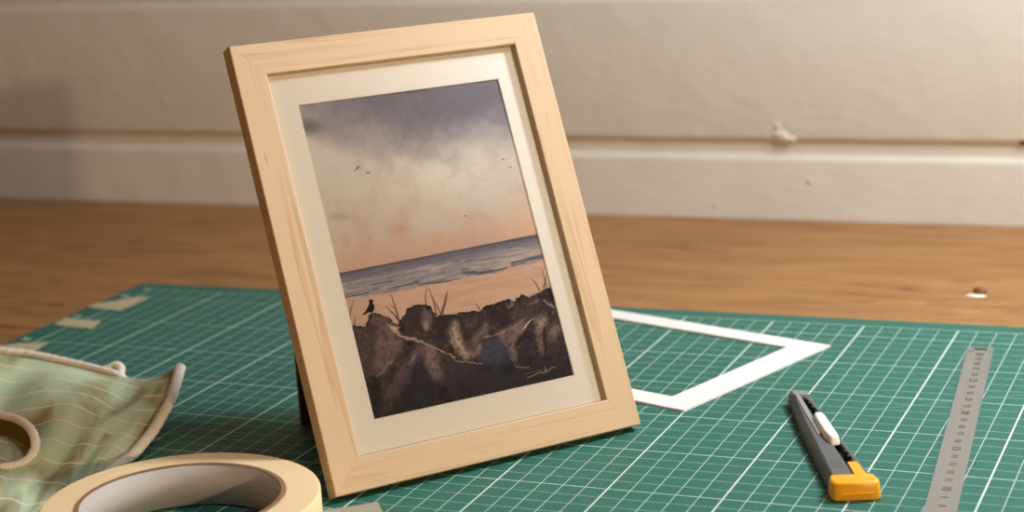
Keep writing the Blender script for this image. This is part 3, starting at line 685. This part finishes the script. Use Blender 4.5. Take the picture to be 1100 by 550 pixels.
# yellow end cap with tongue
bm = bmesh.new()
cap_o = [(-1.0, -1.5), (.2, -4.2), (2.6, -4.8), (17.4, -5.6), (19.4, -4.6), (20.0, -2.0), (19.3, 4.0), (18.6, 6.2), (.2, 7.0), (-.4, 5.0)]
sc = lambda L, f, dy=0: [(9.5 + (x - 9.5) * f, 1 + (y - 1) * f + dy) for x, y in L]
prism(bm, mm(cap_o), .0002, KZ + .0008, mm(sc(cap_o, .93, .4)))
obj('end_cap', bm, yel, knife, bevel=.0012, seg=3, smooth=True)
bm = bmesh.new(); prism(bm, mm([(10.7, 5), (15.6, 5), (14.7, 21), (10.6, 21)]), KZ - .002, KZ + .0007)
prism(bm, mm([(3.5, -5.55), (16.5, -6.15), (16.5, -5.4), (3.5, -4.9)]), .0036, .0040)
obj('cap_tongue', bm, yel, knife, bevel=.0003)
# embossed lettering lines on the body (illegible in the photograph): shallow ridges
bm = bmesh.new()
for k in range(5):
    for j in range(3):
        x0_ = 3.9 + k * .95; y0_ = 17.5 + j * 3.4
        prism(bm, mm([(x0_, y0_), (x0_ + .6, y0_ + .1), (x0_ + .6, y0_ + 1.9), (x0_ + .1, y0_ + 1.8)]), KZ - .0001, KZ + .00012)
obj('embossed_mark', bm, grey, knife)

# ------------------------------------------------------------------ green cloth with white piping
CL = [
  [(-0.0179, 0.2583, 0.008), (0.0149, 0.2482, 0.008), (0.058, 0.2392, 0.008), (0.1045, 0.2267, 0.008), (0.1336, 0.2131, 0.012), (0.1533, 0.2067, 0.02)],
  [(0.0297, 0.199, 0.013), (0.0544, 0.1976, 0.014), (0.0933, 0.1912, 0.014), (0.1285, 0.188, 0.013), (0.1486, 0.1862, 0.013), (0.1616, 0.1891, 0.013)],
  [(0.069, 0.1498, 0.016), (0.0942, 0.146, 0.018), (0.1242, 0.1453, 0.018), (0.1472, 0.1496, 0.016), (0.1583, 0.1591, 0.011), (0.1676, 0.168, 0.007)],
  [(0.0956, 0.1158, 0.014), (0.1177, 0.1148, 0.016), (0.1439, 0.1128, 0.016), (0.1588, 0.1226, 0.013), (0.1677, 0.133, 0.008), (0.1761, 0.1402, 0.004)],
  [(0.1246, 0.0787, 0.012), (0.1455, 0.0779, 0.014), (0.163, 0.0818, 0.012), (0.169, 0.0972, 0.008), (0.175, 0.1072, 0.005), (0.1797, 0.1143, 0.0025)],
  [(0.1557, 0.039, 0.01), (0.1679, 0.0475, 0.008), (0.1782, 0.0522, 0.006), (0.1854, 0.0627, 0.004), (0.1890, 0.0724, 0.003), (0.1885, 0.0867, 0.002)],
  [(0.1659, 0.0123, 0.004), (0.1753, 0.0184, 0.003), (0.186, 0.0235, 0.002), (0.1920, 0.0309, 0.002), (0.1945, 0.0433, 0.0015), (0.1955, 0.0589, 0.0015)]]
nc, nr = 14, 14
rowsC = [catmull(r, nc) for r in CL]; ncol = len(rowsC[0])
cols = [catmull([rowsC[i][j] for i in range(len(CL))], nr) for j in range(ncol)]; nrow = len(cols[0])
bm = bmesh.new(); uvl = bm.loops.layers.uv.new('uv'); V = {}
for j in range(ncol):
    for i in range(nrow):
        p = cols[j][i].copy(); u = j / (ncol - 1); t_ = i / (nrow - 1)
        e = min(1, 6 * min(t_, 1 - u, 1 - t_))
        # soft folds running away from the camera
        p.z += e * (.0022 * math.sin(u * 15 + 3 * t_ + .6) * (.4 + .6 * math.sin(t_ * 4 + 1)) + .0016 * math.sin(u * 7.5 - t_ * 9 + 1) + .0007 * math.sin(u * 31 + t_ * 14))
        p.z = max(p.z, .0012); V[j, i] = bm.verts.new(p)
for j in range(ncol - 1):
    for i in range(nrow - 1):
        ids = ((j, i), (j + 1, i), (j + 1, i + 1), (j, i + 1)); f = bm.faces.new([V[k] for k in ids]); f.smooth = True
        for l, k in zip(f.loops, ids): l[uvl].uv = (k[0] / (ncol - 1), k[1] / (nrow - 1))
cm = NT('sage_cotton', .85, .15)
uvn = cm.n('ShaderNodeTexCoord').outputs['UV']; su = cm.n('ShaderNodeSeparateXYZ', {0: uvn})
wob_ = cm.noise(cm.n('ShaderNodeMapping', {'Vector': uvn, 'Scale': (2.6, 1.2, 1)}).outputs[0], 1.0, 1)
vv_ = cm.math('ADD', cm.math('ADD', su.outputs[1], cm.math('MULTIPLY', wob_, .11)), cm.math('MULTIPLY', cm.math('SINE', cm.math('ADD', cm.math('MULTIPLY', su.outputs[0], 13.0), 1.4)), .008))
dst = cm.math('ABSOLUTE', cm.math('SUBTRACT', cm.math('FRACT', cm.math('MULTIPLY', vv_, 11.0)), .5))
stripe = cm.n('ShaderNodeMapRange', {0: dst, 1: .028, 2: .055, 3: .75, 4: 0.0}).outputs[0]
tcO = cm.mapping()
blot = cm.ramp(cm.noise(cm.n('ShaderNodeMapping', {'Vector': uvn, 'Scale': (5.5, 3.2, 1), 'Location': (.35, .1, 0)}).outputs[0], 1.0, 2, .5, .4), [(.48, (0, 0, 0, 1)), (.66, (.85, .85, .85, 1))])
c = cm.mix(cm.noise(tcO, 25, 2), srgb(190, 198, 160), srgb(200, 204, 168))
c = cm.mix(cm.math('MULTIPLY', cm.noise(cm.n('ShaderNodeMapping', {'Vector': uvn, 'Scale': (3, 2, 1), 'Location': (4, 2, 0)}).outputs[0], 1.0, 2), .8), c, srgb(176, 202, 178))
c = cm.mix(blot, c, srgb(146, 122, 70)); c = cm.mix(stripe, c, srgb(228, 216, 194))
cm.base(c); cm.bump(cm.noise(tcO, 1800, 2), .4, .0003)
cloth = obj('cloth', bm, cm.m); tag(cloth, 'crumpled sage green striped cloth with white piping at the mat\'s left', 'cloth')
sd = cloth.modifiers.new('thickness', 'SOLIDIFY'); sd.thickness = .0009; sd.offset = -1
pm = NT('white_piping', .85, .15); vp = pm.mapping(); pm.base(pm.mix(pm.noise(vp, 500, 2), srgb(252, 242, 228), srgb(240, 226, 208))); pm.bump(pm.noise(vp, 1500, 2), .5, .0004)
def piping(name, pts_, r, n_=30, closed=False, per=.0014, amp=.08, flat=.85):
    P = catmull(pts_, n_, closed)
    return obj(name, tube(P, lambda L: r * (1 + amp * math.sin(2 * pi * L / per) + .05 * math.sin(L * 900)), closed, 12, flat), pm.m, cloth, smooth=True)
piping('piping', [(-0.0206, 0.2618, 0.009), (0.0131, 0.2508, 0.009), (0.0333, 0.2485, 0.009), (0.0558, 0.2424, 0.009), (0.0824, 0.234, 0.009), (0.1046, 0.2268, 0.0082), (0.112, 0.2235, 0.0060)], .0023, 40)
piping('piping', [(0.1555, 0.2090, 0.0208), (0.1562, 0.2073, 0.02), (0.1585, 0.2016, 0.018), (0.161, 0.1947, 0.0155), (0.1648, 0.1839, 0.012), (0.1677, 0.1721, 0.009), (0.1723, 0.1566, 0.0065), (0.1751, 0.144, 0.005), (0.1792, 0.1279, 0.0042), (0.1799, 0.1142, 0.004), (0.1815, 0.104, 0.0036)], .0027, 30, amp=.04, per=.003)
piping('cord_loop', [(0.0931, 0.2311, 0.0085), (0.0968, 0.2319, 0.0098), (0.1000, 0.2335, 0.0112), (0.1040, 0.2318, 0.0108), (0.1052, 0.2296, 0.0088), (0.1035, 0.2288, 0.0072)], .0022, 16, amp=.06)
piping('piping', [(0.1900, 0.0479, 0.006), (0.1890, 0.0537, 0.0075), (0.1872, 0.0621, 0.008), (0.1860, 0.0700, 0.006)], .0026, 16, amp=.08)
CUFF = [(0.0973, 0.1178, 0.018), (0.1072, 0.1191, 0.021), (0.1183, 0.1154, 0.023), (0.1304, 0.1111, 0.0235), (0.1419, 0.1044, 0.023), (0.1509, 0.0967, 0.021), (0.1544, 0.0912, 0.0175), (0.1549, 0.0847, 0.015), (0.1518, 0.0795, 0.014), (0.1471, 0.0759, 0.014), (0.1397, 0.0727, 0.0145), (0.1252, 0.0812, 0.0155), (0.1085, 0.0988, 0.017)]
piping('piping', CUFF, .0021, 26, True, per=.0014, amp=.05)
def collar(name, f0, f1, m, n_=12):
    """sheet from the opening's rim: f(point, centre, t) gives the swept point"""
    P = catmull(CUFF, n_, True); cen = sum(P, Vector()) / len(P); bm = bmesh.new(); R = []
    for t_ in [k / 8 for k in range(9)]: R.append([bm.verts.new(f0(p, cen, t_)) for p in P])
    for a, b in zip(R, R[1:]):
        for k in range(len(P)): f = bm.faces.new((a[k], a[(k + 1) % len(P)], b[(k + 1) % len(P)], b[k])); f.smooth = True
    if f1: bm.faces.new(R[-1])
    return obj(name, bm, m, cloth)
def outer(p, c, t_):
    d = p - c; d.z = 0; q = p + d * .22 * math.sin(t_ * pi / 2); q.z = p.z + (max(.003, p.z - .012) - p.z) * t_ ** 1.4; return q
def inner(p, c, t_):
    d = p - c; d.z = 0; q = p - d * .30 * t_; q.z = p.z - (p.z - .0035) * t_; return q
cs = plain('sage_cotton_plain', srgb(182, 196, 164), .85, .15, var=(srgb(170, 180, 140), 60), bump=(1800, .4, .0003))
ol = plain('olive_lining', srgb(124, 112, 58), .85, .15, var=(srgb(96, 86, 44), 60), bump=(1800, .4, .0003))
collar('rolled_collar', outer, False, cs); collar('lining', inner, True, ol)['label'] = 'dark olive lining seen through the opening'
